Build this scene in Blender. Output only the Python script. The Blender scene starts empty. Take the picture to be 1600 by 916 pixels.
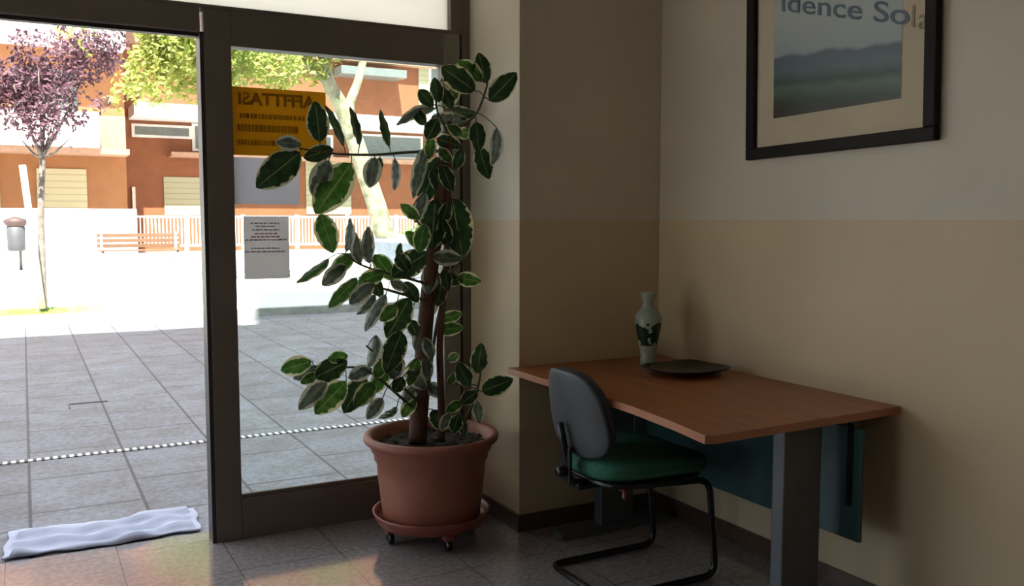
import bpy, bmesh, math, random
from mathutils import Vector, Matrix
import numpy as np

S = bpy.context.scene
COL = S.collection
random.seed(7)
PI = math.pi

# ------------------------------------------------------------------ camera, world, sun, exposure
CEIL = 2.95
FPX, PITCH, YAW, EYE = 1420.0, 0.0797, 0.4927, 1.35
cam_d = bpy.data.cameras.new('camera')
cam = bpy.data.objects.new('camera', cam_d); COL.objects.link(cam)
cam_d.sensor_width = 36.0; cam_d.lens = FPX / 1600 * 36.0; cam_d.clip_end = 300
cam.location = (0, 0, EYE)
cam.rotation_euler = (PI / 2 - PITCH, 0, -YAW)
S.camera = cam

w = bpy.data.worlds.new('sky'); S.world = w; w.use_nodes = True
bg = w.node_tree.nodes['Background']
bg.inputs[0].default_value = (0.78, 0.88, 1.0, 1); bg.inputs[1].default_value = 2.7

sun_d = bpy.data.lights.new('sun', 'SUN'); sun_d.energy = 26.0; sun_d.angle = 0.009
sun_d.color = (1.0, 0.95, 0.86)
sun = bpy.data.objects.new('sun', sun_d); COL.objects.link(sun)
SUN_EL, SUN_AZ = math.radians(57), math.radians(12)         # light travels outward (+Y), a little to the right
sd = Vector((math.sin(SUN_AZ) * math.cos(SUN_EL), math.cos(SUN_AZ) * math.cos(SUN_EL), -math.sin(SUN_EL)))
sun.rotation_euler = sd.to_track_quat('-Z', 'Y').to_euler()

S.view_settings.view_transform = 'Standard'; S.view_settings.look = 'None'
S.view_settings.gamma = 1.0; S.view_settings.use_curve_mapping = False
S.view_settings.exposure = 0.0
S.cycles.use_denoising = True
S.cycles.max_bounces = 10; S.cycles.diffuse_bounces = 6; S.cycles.transparent_max_bounces = 24
S.cycles.sample_clamp_indirect = 6.0

FY, PX, WY, RX = 3.86, 1.853, 3.385, 2.59                   # facade plane, pillar, alcove wall, right wall


def ceiling_lamp(x, y, power):
    """a ceiling panel lamp behind the camera: warm white, softly fills the room"""
    d = bpy.data.lights.new('panel_light', 'AREA'); d.shape = 'RECTANGLE'; d.size = 1.15; d.size_y = .55; d.energy = power; d.color = (1.0, .87, .68)
    o = bpy.data.objects.new('panel_light', d); COL.objects.link(o); o.location = (x, y, CEIL - .075); return o
LAMPS = [(-1.2, -1.6, 4), (.9, -1.6, 4)]  # added out of view as fill, not known fixtures of the room
for q in LAMPS: ceiling_lamp(*q)

cy_, sy_, cp_, sp_ = math.cos(YAW), math.sin(YAW), math.cos(PITCH), math.sin(PITCH)
FWD = Vector((sy_ * cp_, cy_ * cp_, -sp_)); RGT = Vector((cy_, -sy_, 0)); UPV = RGT.cross(FWD)
def U(px, py, axis, val):
    """point on the plane axis = val seen in direction (px, py): used to read positions off the photo"""
    d = FWD + RGT * ((px - 800) / FPX) - UPV * ((py - 458) / FPX)
    o = Vector((0, 0, EYE)); t = (val - o[axis]) / d[axis]
    return o + d * t

# ------------------------------------------------------------------ materials
def new_mat(name):
    m = bpy.data.materials.new(name); m.use_nodes = True
    nt = m.node_tree; b = nt.nodes['Principled BSDF']
    return m, nt, b
def rgb(c): return (c[0], c[1], c[2], 1)
def mat(name, c, rough=0.6, c2=None, scale=8, bump=0.0, metal=0.0, spec=0.5, trans=None, detail=4, stretch=None):
    m, nt, b = new_mat(name)
    b.inputs['Roughness'].default_value = rough; b.inputs['Metallic'].default_value = metal
    b.inputs['Specular IOR Level'].default_value = spec
    tc = nt.nodes.new('ShaderNodeTexCoord'); mp = nt.nodes.new('ShaderNodeMapping')
    nt.links.new(tc.outputs['Object'], mp.inputs[0])
    if stretch: mp.inputs['Scale'].default_value = stretch
    n = nt.nodes.new('ShaderNodeTexNoise'); n.inputs['Scale'].default_value = scale; n.inputs['Detail'].default_value = detail
    nt.links.new(mp.outputs[0], n.inputs['Vector'])
    c2 = c2 or tuple(x * 0.82 for x in c)
    r = nt.nodes.new('ShaderNodeValToRGB')
    r.color_ramp.elements[0].position = 0.35; r.color_ramp.elements[1].position = 0.65
    r.color_ramp.elements[0].color = rgb(c2); r.color_ramp.elements[1].color = rgb(c)
    nt.links.new(n.outputs[0], r.inputs[0]); nt.links.new(r.outputs[0], b.inputs['Base Color'])
    if bump:
        bp = nt.nodes.new('ShaderNodeBump'); bp.inputs['Strength'].default_value = bump; bp.inputs['Distance'].default_value = 0.01
        nt.links.new(n.outputs[0], bp.inputs['Height']); nt.links.new(bp.outputs[0], b.inputs['Normal'])
    if trans:
        tr = nt.nodes.new('ShaderNodeBsdfTranslucent'); mx = nt.nodes.new('ShaderNodeMixShader')
        mx.inputs[0].default_value = trans
        nt.links.new(r.outputs[0], tr.inputs[0])
        nt.links.new(b.outputs[0], mx.inputs[1]); nt.links.new(tr.outputs[0], mx.inputs[2])
        nt.links.new(mx.outputs[0], nt.nodes['Material Output'].inputs[0])
    return m

def two_tone_wall():
    m, nt, b = new_mat('two_tone_paint')
    g = nt.nodes.new('ShaderNodeNewGeometry'); s = nt.nodes.new('ShaderNodeSeparateXYZ')
    nt.links.new(g.outputs['Position'], s.inputs[0])
    gt = nt.nodes.new('ShaderNodeMath'); gt.operation = 'GREATER_THAN'; gt.inputs[1].default_value = 1.352
    nt.links.new(s.outputs[2], gt.inputs[0])
    n = nt.nodes.new('ShaderNodeTexNoise'); n.inputs['Scale'].default_value = 1.6
    nt.links.new(g.outputs['Position'], n.inputs['Vector'])
    mx = nt.nodes.new('ShaderNodeMix'); mx.data_type = 'RGBA'
    mx.inputs[6].default_value = (0.70, 0.545, 0.345, 1); mx.inputs[7].default_value = (0.72, 0.625, 0.50, 1)
    nt.links.new(gt.outputs[0], mx.inputs[0])
    mm = nt.nodes.new('ShaderNodeMix'); mm.data_type = 'RGBA'; mm.blend_type = 'MULTIPLY'; mm.inputs[0].default_value = 0.25
    nt.links.new(mx.outputs[2], mm.inputs[6]); nt.links.new(n.outputs[0], mm.inputs[7])
    nt.links.new(mm.outputs[2], b.inputs['Base Color'])
    b.inputs['Roughness'].default_value = 0.55
    return m

def stone_floor():
    m, nt, b = new_mat('polished_stone_tiles')
    g = nt.nodes.new('ShaderNodeNewGeometry')
    n = nt.nodes.new('ShaderNodeTexNoise'); n.inputs['Scale'].default_value = 45; n.inputs['Detail'].default_value = 8
    nt.links.new(g.outputs['Position'], n.inputs['Vector'])
    r = nt.nodes.new('ShaderNodeValToRGB')
    r.color_ramp.elements[0].position = .4; r.color_ramp.elements[1].position = .65
    r.color_ramp.elements[0].color = (0.27, 0.235, 0.23, 1); r.color_ramp.elements[1].color = (0.37, 0.33, 0.315, 1)
    nt.links.new(n.outputs[0], r.inputs[0])
    br = nt.nodes.new('ShaderNodeTexBrick'); br.offset = 0; br.inputs['Scale'].default_value = 1
    br.inputs['Brick Width'].default_value = 0.4; br.inputs['Row Height'].default_value = 0.4
    br.inputs['Mortar Size'].default_value = 0.0015; br.inputs['Mortar Smooth'].default_value = 0.2
    mp = nt.nodes.new('ShaderNodeMapping'); mp.inputs['Location'].default_value = (0.11, 0.09, 0)
    nt.links.new(g.outputs['Position'], mp.inputs[0]); nt.links.new(mp.outputs[0], br.inputs['Vector'])
    mx = nt.nodes.new('ShaderNodeMix'); mx.data_type = 'RGBA'; mx.inputs[7].default_value = (0.05, 0.04, 0.035, 1)
    nt.links.new(br.outputs['Fac'], mx.inputs[0]); nt.links.new(r.outputs[0], mx.inputs[6])
    nt.links.new(mx.outputs[2], b.inputs['Base Color'])
    b.inputs['Roughness'].default_value = 0.11; b.inputs['IOR'].default_value = 1.9
    return m

def paving():
    m, nt, b = new_mat('granite_paving')
    g = nt.nodes.new('ShaderNodeNewGeometry')
    mp = nt.nodes.new('ShaderNodeMapping'); mp.inputs['Rotation'].default_value = (0, 0, PI / 2)
    mp.inputs['Location'].default_value = (0.10, 0.51 - 0.49, 0)
    nt.links.new(g.outputs['Position'], mp.inputs[0])
    br = nt.nodes.new('ShaderNodeTexBrick'); br.offset = 0.37; br.inputs['Scale'].default_value = 1
    br.inputs['Brick Width'].default_value = 0.62; br.inputs['Row Height'].default_value = 0.49
    br.inputs['Mortar Size'].default_value = 0.009; br.inputs['Mortar Smooth'].default_value = 0.3
    br.inputs['Color1'].default_value = (0.225, 0.235, 0.255, 1); br.inputs['Color2'].default_value = (0.185, 0.192, 0.21, 1)
    br.inputs['Mortar'].default_value = (0.06, 0.06, 0.065, 1)
    nt.links.new(mp.outputs[0], br.inputs['Vector'])
    n = nt.nodes.new('ShaderNodeTexNoise'); n.inputs['Scale'].default_value = 28; n.inputs['Detail'].default_value = 10; n.inputs['Roughness'].default_value = 0.75
    nt.links.new(g.outputs['Position'], n.inputs['Vector'])
    r = nt.nodes.new('ShaderNodeValToRGB')
    r.color_ramp.elements[0].position = .38; r.color_ramp.elements[1].position = .64
    r.color_ramp.elements[0].color = (0.62, 0.60, 0.60, 1); r.color_ramp.elements[1].color = (1.1, 1.1, 1.1, 1)
    nt.links.new(n.outputs[0], r.inputs[0])
    mm = nt.nodes.new('ShaderNodeMix'); mm.data_type = 'RGBA'; mm.blend_type = 'MULTIPLY'; mm.inputs[0].default_value = 1
    nt.links.new(br.outputs[0], mm.inputs[6]); nt.links.new(r.outputs[0], mm.inputs[7])
    n2 = nt.nodes.new('ShaderNodeTexNoise'); n2.inputs['Scale'].default_value = 3.5; n2.inputs['Detail'].default_value = 6
    nt.links.new(g.outputs['Position'], n2.inputs['Vector'])
    r2 = nt.nodes.new('ShaderNodeValToRGB'); r2.color_ramp.elements[0].position = .35; r2.color_ramp.elements[1].position = .62
    r2.color_ramp.elements[0].color = (0.84, 0.78, 0.72, 1); r2.color_ramp.elements[1].color = (1.1, 1.1, 1.12, 1)
    nt.links.new(n2.outputs[0], r2.inputs[0])
    m3 = nt.nodes.new('ShaderNodeMix'); m3.data_type = 'RGBA'; m3.blend_type = 'MULTIPLY'; m3.inputs[0].default_value = 1
    nt.links.new(mm.outputs[2], m3.inputs[6]); nt.links.new(r2.outputs[0], m3.inputs[7])
    nt.links.new(m3.outputs[2], b.inputs['Base Color'])
    b.inputs['Roughness'].default_value = 0.6
    return m

def glass_mat():
    m = bpy.data.materials.new('window_glass'); m.use_nodes = True; nt = m.node_tree; nt.nodes.clear()
    out = nt.nodes.new('ShaderNodeOutputMaterial'); t = nt.nodes.new('ShaderNodeBsdfTransparent')
    t.inputs[0].default_value = (0.95, 1.0, 0.99, 1)
    gl = nt.nodes.new('ShaderNodeBsdfGlossy'); gl.inputs['Roughness'].default_value = 0.02
    fr = nt.nodes.new('ShaderNodeFresnel'); fr.inputs[0].default_value = 1.45
    mx = nt.nodes.new('ShaderNodeMixShader')
    nt.links.new(fr.outputs[0], mx.inputs[0]); nt.links.new(t.outputs[0], mx.inputs[1]); nt.links.new(gl.outputs[0], mx.inputs[2])
    nt.links.new(mx.outputs[0], out.inputs[0])
    return m

def leaf_mat(name, green1, green2, cream_at, cream=(0.62, 0.60, 0.36), trans=0.35):
    m, nt, b = new_mat(name)
    uv = nt.nodes.new('ShaderNodeUVMap'); uv.uv_map = 'uv'
    s = nt.nodes.new('ShaderNodeSeparateXYZ'); nt.links.new(uv.outputs[0], s.inputs[0])
    sub = nt.nodes.new('ShaderNodeMath'); sub.operation = 'SUBTRACT'; sub.inputs[1].default_value = 0.5
    nt.links.new(s.outputs[0], sub.inputs[0])
    ab = nt.nodes.new('ShaderNodeMath'); ab.operation = 'ABSOLUTE'; nt.links.new(sub.outputs[0], ab.inputs[0])
    tc = nt.nodes.new('ShaderNodeTexCoord')
    n = nt.nodes.new('ShaderNodeTexNoise'); n.inputs['Scale'].default_value = 38; n.inputs['Detail'].default_value = 2
    nt.links.new(tc.outputs['Object'], n.inputs['Vector'])
    ma = nt.nodes.new('ShaderNodeMath'); ma.operation = 'MULTIPLY_ADD'; ma.inputs[1].default_value = 0.34; 
    nt.links.new(n.outputs[0], ma.inputs[0]); nt.links.new(ab.outputs[0], ma.inputs[2])
    gt = nt.nodes.new('ShaderNodeMapRange'); gt.inputs[1].default_value = cream_at - .015; gt.inputs[2].default_value = cream_at + .015
    nt.links.new(ma.outputs[0], gt.inputs[0])
    r = nt.nodes.new('ShaderNodeValToRGB'); r.color_ramp.elements[0].position = .4; r.color_ramp.elements[1].position = .6
    r.color_ramp.elements[0].color = rgb(green1); r.color_ramp.elements[1].color = rgb(green2)
    nt.links.new(n.outputs[0], r.inputs[0])
    # midrib
    lt = nt.nodes.new('ShaderNodeMath'); lt.operation = 'LESS_THAN'; lt.inputs[1].default_value = 0.018; nt.links.new(ab.outputs[0], lt.inputs[0])
    mr = nt.nodes.new('ShaderNodeMix'); mr.data_type = 'RGBA'; mr.inputs[7].default_value = (0.22, 0.28, 0.10, 1)
    nt.links.new(lt.outputs[0], mr.inputs[0]); nt.links.new(r.outputs[0], mr.inputs[6])
    mx = nt.nodes.new('ShaderNodeMix'); mx.data_type = 'RGBA'; mx.inputs[7].default_value = rgb(cream)
    nt.links.new(gt.outputs[0], mx.inputs[0]); nt.links.new(mr.outputs[2], mx.inputs[6])
    nt.links.new(mx.outputs[2], b.inputs['Base Color'])
    b.inputs['Roughness'].default_value = 0.28
    tr = nt.nodes.new('ShaderNodeBsdfTranslucent'); nt.links.new(mx.outputs[2], tr.inputs[0])
    ms = nt.nodes.new('ShaderNodeMixShader'); ms.inputs[0].default_value = trans
    nt.links.new(b.outputs[0], ms.inputs[1]); nt.links.new(tr.outputs[0], ms.inputs[2])
    nt.links.new(ms.outputs[0], nt.nodes['Material Output'].inputs[0])
    return m

def landscape_mat():
    """a hazy landscape print: pale sky, blue-grey hills, dark green fields"""
    m, nt, b = new_mat('landscape_print')
    uv = nt.nodes.new('ShaderNodeUVMap'); uv.uv_map = 'uv'
    s = nt.nodes.new('ShaderNodeSeparateXYZ'); nt.links.new(uv.outputs[0], s.inputs[0])
    mp = nt.nodes.new('ShaderNodeMapping'); mp.inputs['Scale'].default_value = (3.2, 7, 1); nt.links.new(uv.outputs[0], mp.inputs[0])
    n = nt.nodes.new('ShaderNodeTexNoise'); n.inputs['Scale'].default_value = 1.6; n.inputs['Detail'].default_value = 7
    nt.links.new(mp.outputs[0], n.inputs['Vector'])
    ma = nt.nodes.new('ShaderNodeMath'); ma.operation = 'MULTIPLY_ADD'; ma.inputs[1].default_value = 0.06
    tl = nt.nodes.new('ShaderNodeMath'); tl.operation = 'MULTIPLY_ADD'; tl.inputs[1].default_value = 0.07
    nt.links.new(s.outputs[0], tl.inputs[0]); nt.links.new(s.outputs[1], tl.inputs[2])
    nt.links.new(n.outputs[0], ma.inputs[0]); nt.links.new(tl.outputs[0], ma.inputs[2])
    r = nt.nodes.new('ShaderNodeValToRGB'); cr = r.color_ramp
    st = [(0.08, (.05, .038, .025)), (.12, (.035, .055, .025)), (.19, (.10, .15, .11)), (.23, (.04, .07, .05)), (.29, (.10, .16, .18)),
          (.365, (.09, .12, .15)), (.385, (.32, .36, .37)), (.65, (.42, .45, .44)), (1.0, (.30, .38, .42))]
    cr.elements[0].position, cr.elements[0].color = st[0][0], rgb(st[0][1])
    cr.elements[1].position, cr.elements[1].color = st[-1][0], rgb(st[-1][1])
    for p, c in st[1:-1]:
        e = cr.elements.new(p); e.color = rgb(c)
    nt.links.new(ma.outputs[0], r.inputs[0]); nt.links.new(r.outputs[0], b.inputs['Base Color'])
    b.inputs['Roughness'].default_value = 0.35
    return m

def grate_mat():
    m, nt, b = new_mat('slotted_steel')
    g = nt.nodes.new('ShaderNodeNewGeometry'); s = nt.nodes.new('ShaderNodeSeparateXYZ'); nt.links.new(g.outputs['Position'], s.inputs[0])
    mu = nt.nodes.new('ShaderNodeMath'); mu.operation = 'MULTIPLY'; mu.inputs[1].default_value = 1 / 0.042; nt.links.new(s.outputs[0], mu.inputs[0])
    fr = nt.nodes.new('ShaderNodeMath'); fr.operation = 'FRACT'; nt.links.new(mu.outputs[0], fr.inputs[0])
    gt = nt.nodes.new('ShaderNodeMath'); gt.operation = 'GREATER_THAN'; gt.inputs[1].default_value = 0.45; nt.links.new(fr.outputs[0], gt.inputs[0])
    mx = nt.nodes.new('ShaderNodeMix'); mx.data_type = 'RGBA'
    mx.inputs[6].default_value = (.035, .035, .04, 1); mx.inputs[7].default_value = (.72, .72, .74, 1)
    nt.links.new(gt.outputs[0], mx.inputs[0]); nt.links.new(mx.outputs[2], b.inputs['Base Color'])
    b.inputs['Roughness'].default_value = 0.5
    return m

def vase_mat():
    m, nt, b = new_mat('painted_glass')
    tc = nt.nodes.new('ShaderNodeTexCoord'); s = nt.nodes.new('ShaderNodeSeparateXYZ'); nt.links.new(tc.outputs['Object'], s.inputs[0])
    n = nt.nodes.new('ShaderNodeTexNoise'); n.inputs['Scale'].default_value = 26; n.inputs['Detail'].default_value = 1.5
    nt.links.new(tc.outputs['Object'], n.inputs['Vector'])
    # band mask around z .085 - .205
    r = nt.nodes.new('ShaderNodeValToRGB'); cr = r.color_ramp
    cr.elements[0].position = 0.075; cr.elements[0].color = (0, 0, 0, 1)
    cr.elements[1].position = 0.215; cr.elements[1].color = (0, 0, 0, 1)
    e = cr.elements.new(.095); e.color = (1, 1, 1, 1); e = cr.elements.new(.185); e.color = (1, 1, 1, 1)
    nt.links.new(s.outputs[2], r.inputs[0])
    mu = nt.nodes.new('ShaderNodeMath'); mu.operation = 'MULTIPLY'; nt.links.new(n.outputs[0], mu.inputs[0]); nt.links.new(r.outputs[0], mu.inputs[1])
    gt = nt.nodes.new('ShaderNodeMath'); gt.operation = 'GREATER_THAN'; gt.inputs[1].default_value = 0.44; nt.links.new(mu.outputs[0], gt.inputs[0])
    mx = nt.nodes.new('ShaderNodeMix'); mx.data_type = 'RGBA'
    mx.inputs[6].default_value = (.30, .33, .28, 1); mx.inputs[7].default_value = (.015, .035, .015, 1)
    nt.links.new(gt.outputs[0], mx.inputs[0]); nt.links.new(mx.outputs[2], b.inputs['Base Color'])
    b.inputs['Roughness'].default_value = 0.15
    return m

def shutter_mat(name, c):
    m, nt, b = new_mat(name)
    g = nt.nodes.new('ShaderNodeNewGeometry'); s = nt.nodes.new('ShaderNodeSeparateXYZ'); nt.links.new(g.outputs['Position'], s.inputs[0])
    mu = nt.nodes.new('ShaderNodeMath'); mu.operation = 'MULTIPLY'; mu.inputs[1].default_value = 1 / 0.22; nt.links.new(s.outputs[2], mu.inputs[0])
    fr = nt.nodes.new('ShaderNodeMath'); fr.operation = 'FRACT'; nt.links.new(mu.outputs[0], fr.inputs[0])
    gt = nt.nodes.new('ShaderNodeMath'); gt.operation = 'GREATER_THAN'; gt.inputs[1].default_value = 0.14; nt.links.new(fr.outputs[0], gt.inputs[0])
    mx = nt.nodes.new('ShaderNodeMix'); mx.data_type = 'RGBA'
    mx.inputs[6].default_value = rgb(tuple(x * .7 for x in c)); mx.inputs[7].default_value = rgb(c)
    nt.links.new(gt.outputs[0], mx.inputs[0]); nt.links.new(mx.outputs[2], b.inputs['Base Color'])
    b.inputs['Roughness'].default_value = 0.7
    return m

M = dict(
    wall=two_tone_wall(), floor=stone_floor(), paving=paving(), glass=glass_mat(), grate=grate_mat(), vase=vase_mat(),
    art=landscape_mat(),
    ceiling=mat('ceiling_paint', (.62, .60, .55), .8), dimwall=mat('back_wall_paint', (.33, .29, .23), .8),
    baseboard=mat('brown_stone_skirting', (.12, .072, .048), .3, (.08, .048, .032), 40),
    frame=mat('dark_bronze_aluminium', (.165, .13, .105), .42, (.14, .11, .09), 3),
    frame_in=mat('black_brown_gasket', (.03, .024, .02), .5),
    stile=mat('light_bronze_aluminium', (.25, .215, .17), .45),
    frost=mat('frosted_glass', (.84, .82, .75), .6, (.82, .80, .73), 2, trans=.92),
    outer=mat('outer_render', (.55, .45, .35), .8),
    desk=mat('cherry_laminate', (.37, .125, .042), .38, (.28, .09, .03), 5, stretch=(6, .6, 6)),
    deskedge=mat('cherry_edge_band', (.45, .19, .10), .35, (.38, .15, .08), 5),
    deskmetal=mat('grey_painted_steel', (.10, .103, .107), .4),
    teal=mat('teal_laminate', (.035, .085, .085), .35, (.03, .075, .075), 4),
    black=mat('black_painted_steel', (.012, .012, .013), .25),
    shell=mat('charcoal_plastic', (.075, .08, .085), .45),
    grayfab=mat('dark_grey_fabric', (.055, .055, .06), .9, bump=.3, scale=120),
    greenfab=mat('green_fabric', (.03, .155, .095), .85, (.022, .12, .072), 90, .3),
    terracotta=mat('terracotta_plastic', (.36, .135, .082), .5, (.31, .115, .07), 6),
    redplastic=mat('dark_red_plastic', (.30, .075, .055), .4, (.26, .06, .045), 6),
    soil=mat('potting_soil', (.045, .028, .018), .95, (.02, .013, .009), 60, .6),
    bark=mat('brown_bark', (.13, .055, .026), .75, (.07, .03, .016), 30, .5, stretch=(1, 1, .35)),
    twig=mat('green_brown_twig', (.10, .09, .035), .6, (.06, .05, .02), 30),
    cloth=mat('white_cloth', (.56, .57, .68), .9, (.47, .48, .58), 6),
    picframe=mat('black_wood', (.012, .008, .006), .55, spec=.2),
    mount=mat('cream_mount', (.60, .50, .36), .8, (.56, .46, .33), 6),
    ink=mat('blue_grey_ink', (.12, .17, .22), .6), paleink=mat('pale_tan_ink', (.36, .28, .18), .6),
    blackdish=mat('black_lacquer', (.012, .013, .012), .18),
    yellow=mat('yellow_card', (.74, .46, .012), .8, (.70, .43, .012), 3, trans=.46),
    yellowink=mat('dark_print', (.58, .32, .01), .8, trans=.46),
    paper=mat('white_paper', (.80, .80, .86), .8, (.77, .77, .83), 4, trans=.65),
    noticepaper=mat('grey_paper', (.80, .79, .80), .8, (.77, .76, .77), 4, trans=.72),
    greyink=mat('grey_print', (.50, .50, .55), .8, trans=.7), redink=mat('red_print', (.72, .42, .44), .8, trans=.7),
    orange=mat('orange_render', (.27, .115, .040), .85, (.24, .10, .036), 2),
    rust=mat('rust_render', (.20, .068, .025), .85, (.17, .058, .021), 2),
    pinkish=mat('pale_orange_render', (.34, .20, .13), .85), white=mat('white_render', (.80, .80, .80), .8),
    lightgrey=mat('light_grey_concrete', (.62, .60, .56), .85, (.55, .53, .50), 6),
    dkglass=mat('dark_window_glass', (.13, .15, .14), .2), 
    shutter=shutter_mat('cream_roller_shutter', (.40, .35, .20)), shutter2=shutter_mat('olive_cream_shutter', (.30, .28, .17)),
    kerb=mat('kerb_stone', (.34, .35, .33), .7, (.22, .24, .21), 6),
    grass=mat('grass', (.28, .42, .10), .9, (.20, .33, .07), 9),
    purple=mat('purple_leaves', (.16, .08, .105), .6, (.09, .04, .055), 3, trans=.35),
    yellowgreen=mat('yellow_green_leaves', (.36, .38, .10), .6, (.20, .26, .05), 2, trans=.4),
    plane=mat('mottled_pale_bark', (.30, .275, .20), .8, (.13, .14, .08), 5, detail=2),
    stem=mat('pale_grey_bark', (.20, .175, .15), .8, (.12, .10, .085), 14),
    stake=mat('pale_timber', (.66, .60, .50), .8), bush=mat('bush_leaves', (.18, .27, .10), .7, (.10, .17, .05), 5, trans=.25),
    planter=mat('pale_blue_planter', (.22, .25, .31), .7),
    benchwood=mat('bench_timber', (.13, .065, .032), .7, (.11, .055, .026), 6), iron=mat('dark_iron', (.06, .055, .05), .5),
    binlid=mat('brown_bin_lid', (.06, .035, .03), .6), binbody=mat('grey_bin_body', (.06, .063, .07), .6),
    ficus_a=leaf_mat('variegated_leaf_dark', (.012, .035, .012), (.026, .065, .02), .60),
    ficus_b=leaf_mat('variegated_leaf_bright', (.035, .11, .015), (.07, .17, .03), .55, trans=.5),  # brighter greens carry the backlit look in the leaf colour
    ficus_c=leaf_mat('variegated_leaf_pale', (.07, .095, .075), (.13, .16, .13), .48, cream=(.5, .5, .38)),  # greyed greens carry the glossy sheen in the leaf colour
)

# ------------------------------------------------------------------ mesh builders
class MB:
    def __init__(s): s.bm = bmesh.new(); s.mi = 0
    def _tag(s, faces):
        for f in faces: f.material_index = s.mi
    def box(s, x0, x1, y0, y1, z0, z1, bev=0.0, R=None):
        b = bmesh.new(); bmesh.ops.create_cube(b, size=1)
        for v in b.verts:
            v.co = Vector(((x0 + x1) / 2 + v.co.x * (x1 - x0), (y0 + y1) / 2 + v.co.y * (y1 - y0), (z0 + z1) / 2 + v.co.z * (z1 - z0)))
        if bev: bmesh.ops.bevel(b, geom=b.edges[:], offset=bev, segments=2, affect='EDGES', profile=.5)
        s.join(b, R); return s
    def join(s, b, R=None):
        if R is not None: bmesh.ops.transform(b, matrix=R, verts=b.verts)
        me = bpy.data.meshes.new('t'); b.to_mesh(me); b.free()
        n = len(s.bm.faces); s.bm.from_mesh(me); bpy.data.meshes.remove(me)
        s.bm.faces.ensure_lookup_table(); s._tag(s.bm.faces[n:])
    def tube(s, pts, rad, seg=10, cap=True):
        pts = [Vector(p) for p in pts]; n = len(pts)
        rad = rad if isinstance(rad, (list, tuple)) else [rad] * n
        rings = []; up = Vector((0, 0, 1)); prev = None
        for i, p in enumerate(pts):
            t = (pts[min(i + 1, n - 1)] - pts[max(i - 1, 0)]).normalized()
            if prev is None:
                a = up if abs(t.dot(up)) < .9 else Vector((1, 0, 0)); x = t.cross(a).normalized()
            else: x = (prev - t * prev.dot(t)).normalized()
            prev = x; y = t.cross(x)
            rings.append([s.bm.verts.new(p + (x * math.cos(2 * PI * k / seg) + y * math.sin(2 * PI * k / seg)) * rad[i]) for k in range(seg)])
        fs = []
        for a, b in zip(rings, rings[1:]):
            for k in range(seg): fs.append(s.bm.faces.new((a[k], a[(k + 1) % seg], b[(k + 1) % seg], b[k])))
        if cap: fs.append(s.bm.faces.new(rings[0][::-1])); fs.append(s.bm.faces.new(rings[-1]))
        for f in fs: f.smooth = True
        s._tag(fs); return s
    def lathe(s, prof, c=(0, 0, 0), seg=48, axis='Z'):
        b = bmesh.new(); rings = []
        for r, z in prof:
            rings.append([b.verts.new((r * math.cos(2 * PI * k / seg), r * math.sin(2 * PI * k / seg), z)) for k in range(seg)] if r > 1e-5 else [b.verts.new((0, 0, z))])
        for A, B in zip(rings, rings[1:]):
            for k in range(seg):
                if len(A) == 1 and len(B) == 1: continue
                if len(A) == 1: f = b.faces.new((A[0], B[(k + 1) % seg], B[k]))
                elif len(B) == 1: f = b.faces.new((A[k], A[(k + 1) % seg], B[0]))
                else: f = b.faces.new((A[k], A[(k + 1) % seg], B[(k + 1) % seg], B[k]))
                f.smooth = True
        R = Matrix.Translation(c)
        if axis == 'Y': R = R @ Matrix.Rotation(PI / 2, 4, 'X')
        if axis == 'X': R = R @ Matrix.Rotation(PI / 2, 4, 'Y')
        s.join(b, R); return s
    def build(s, name, mats, parent=None, loc=None, sharp=35):
        me = bpy.data.meshes.new(name)
        if loc is not None: bmesh.ops.translate(s.bm, verts=s.bm.verts, vec=-Vector(loc))
        bmesh.ops.recalc_face_normals(s.bm, faces=s.bm.faces)
        s.bm.to_mesh(me); s.bm.free()
        for m in (mats if isinstance(mats, (list, tuple)) else [mats]): me.materials.append(m)
        o = bpy.data.objects.new(name, me); COL.objects.link(o)
        if loc is not None: o.location = loc
        if parent is not None:
            o.parent = parent
            o.location = o.location - wloc(parent)
        return o
def wloc(o):
    v = Vector(o.location)
    while o.parent: o = o.parent; v += Vector(o.location)
    return v
def empty(name, loc): 
    o = bpy.data.objects.new(name, None); o.empty_display_size = .1; o.location = loc; COL.objects.link(o); return o
def tag(o, label, cat, group=None, kind=None):
    o['label'] = label; o['category'] = cat
    if group: o['group'] = group
    if kind: o['kind'] = kind
    return o
def struct(o): o['kind'] = 'structure'; return o
def bx(name, m, x0, x1, y0, y1, z0, z1, parent=None, bev=0.0):
    return MB().box(x0, x1, y0, y1, z0, z1, bev).build(name, m, parent)
def spline(pts, n=6):
    P = [Vector(p) for p in pts]; out = []
    for i in range(len(P) - 1):
        a, b, c, d = P[max(i - 1, 0)], P[i], P[i + 1], P[min(i + 2, len(P) - 1)]
        for k in range(n):
            t = k / n
            out.append(.5 * ((2 * b) + (c - a) * t + (2 * a - 5 * b + 4 * c - d) * t * t + (3 * b - a - 3 * c + d) * t ** 3))
    return out + [P[-1]]
def smooth(o, angle=40):
    for p in o.data.polygons: p.use_smooth = True
    return o

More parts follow.
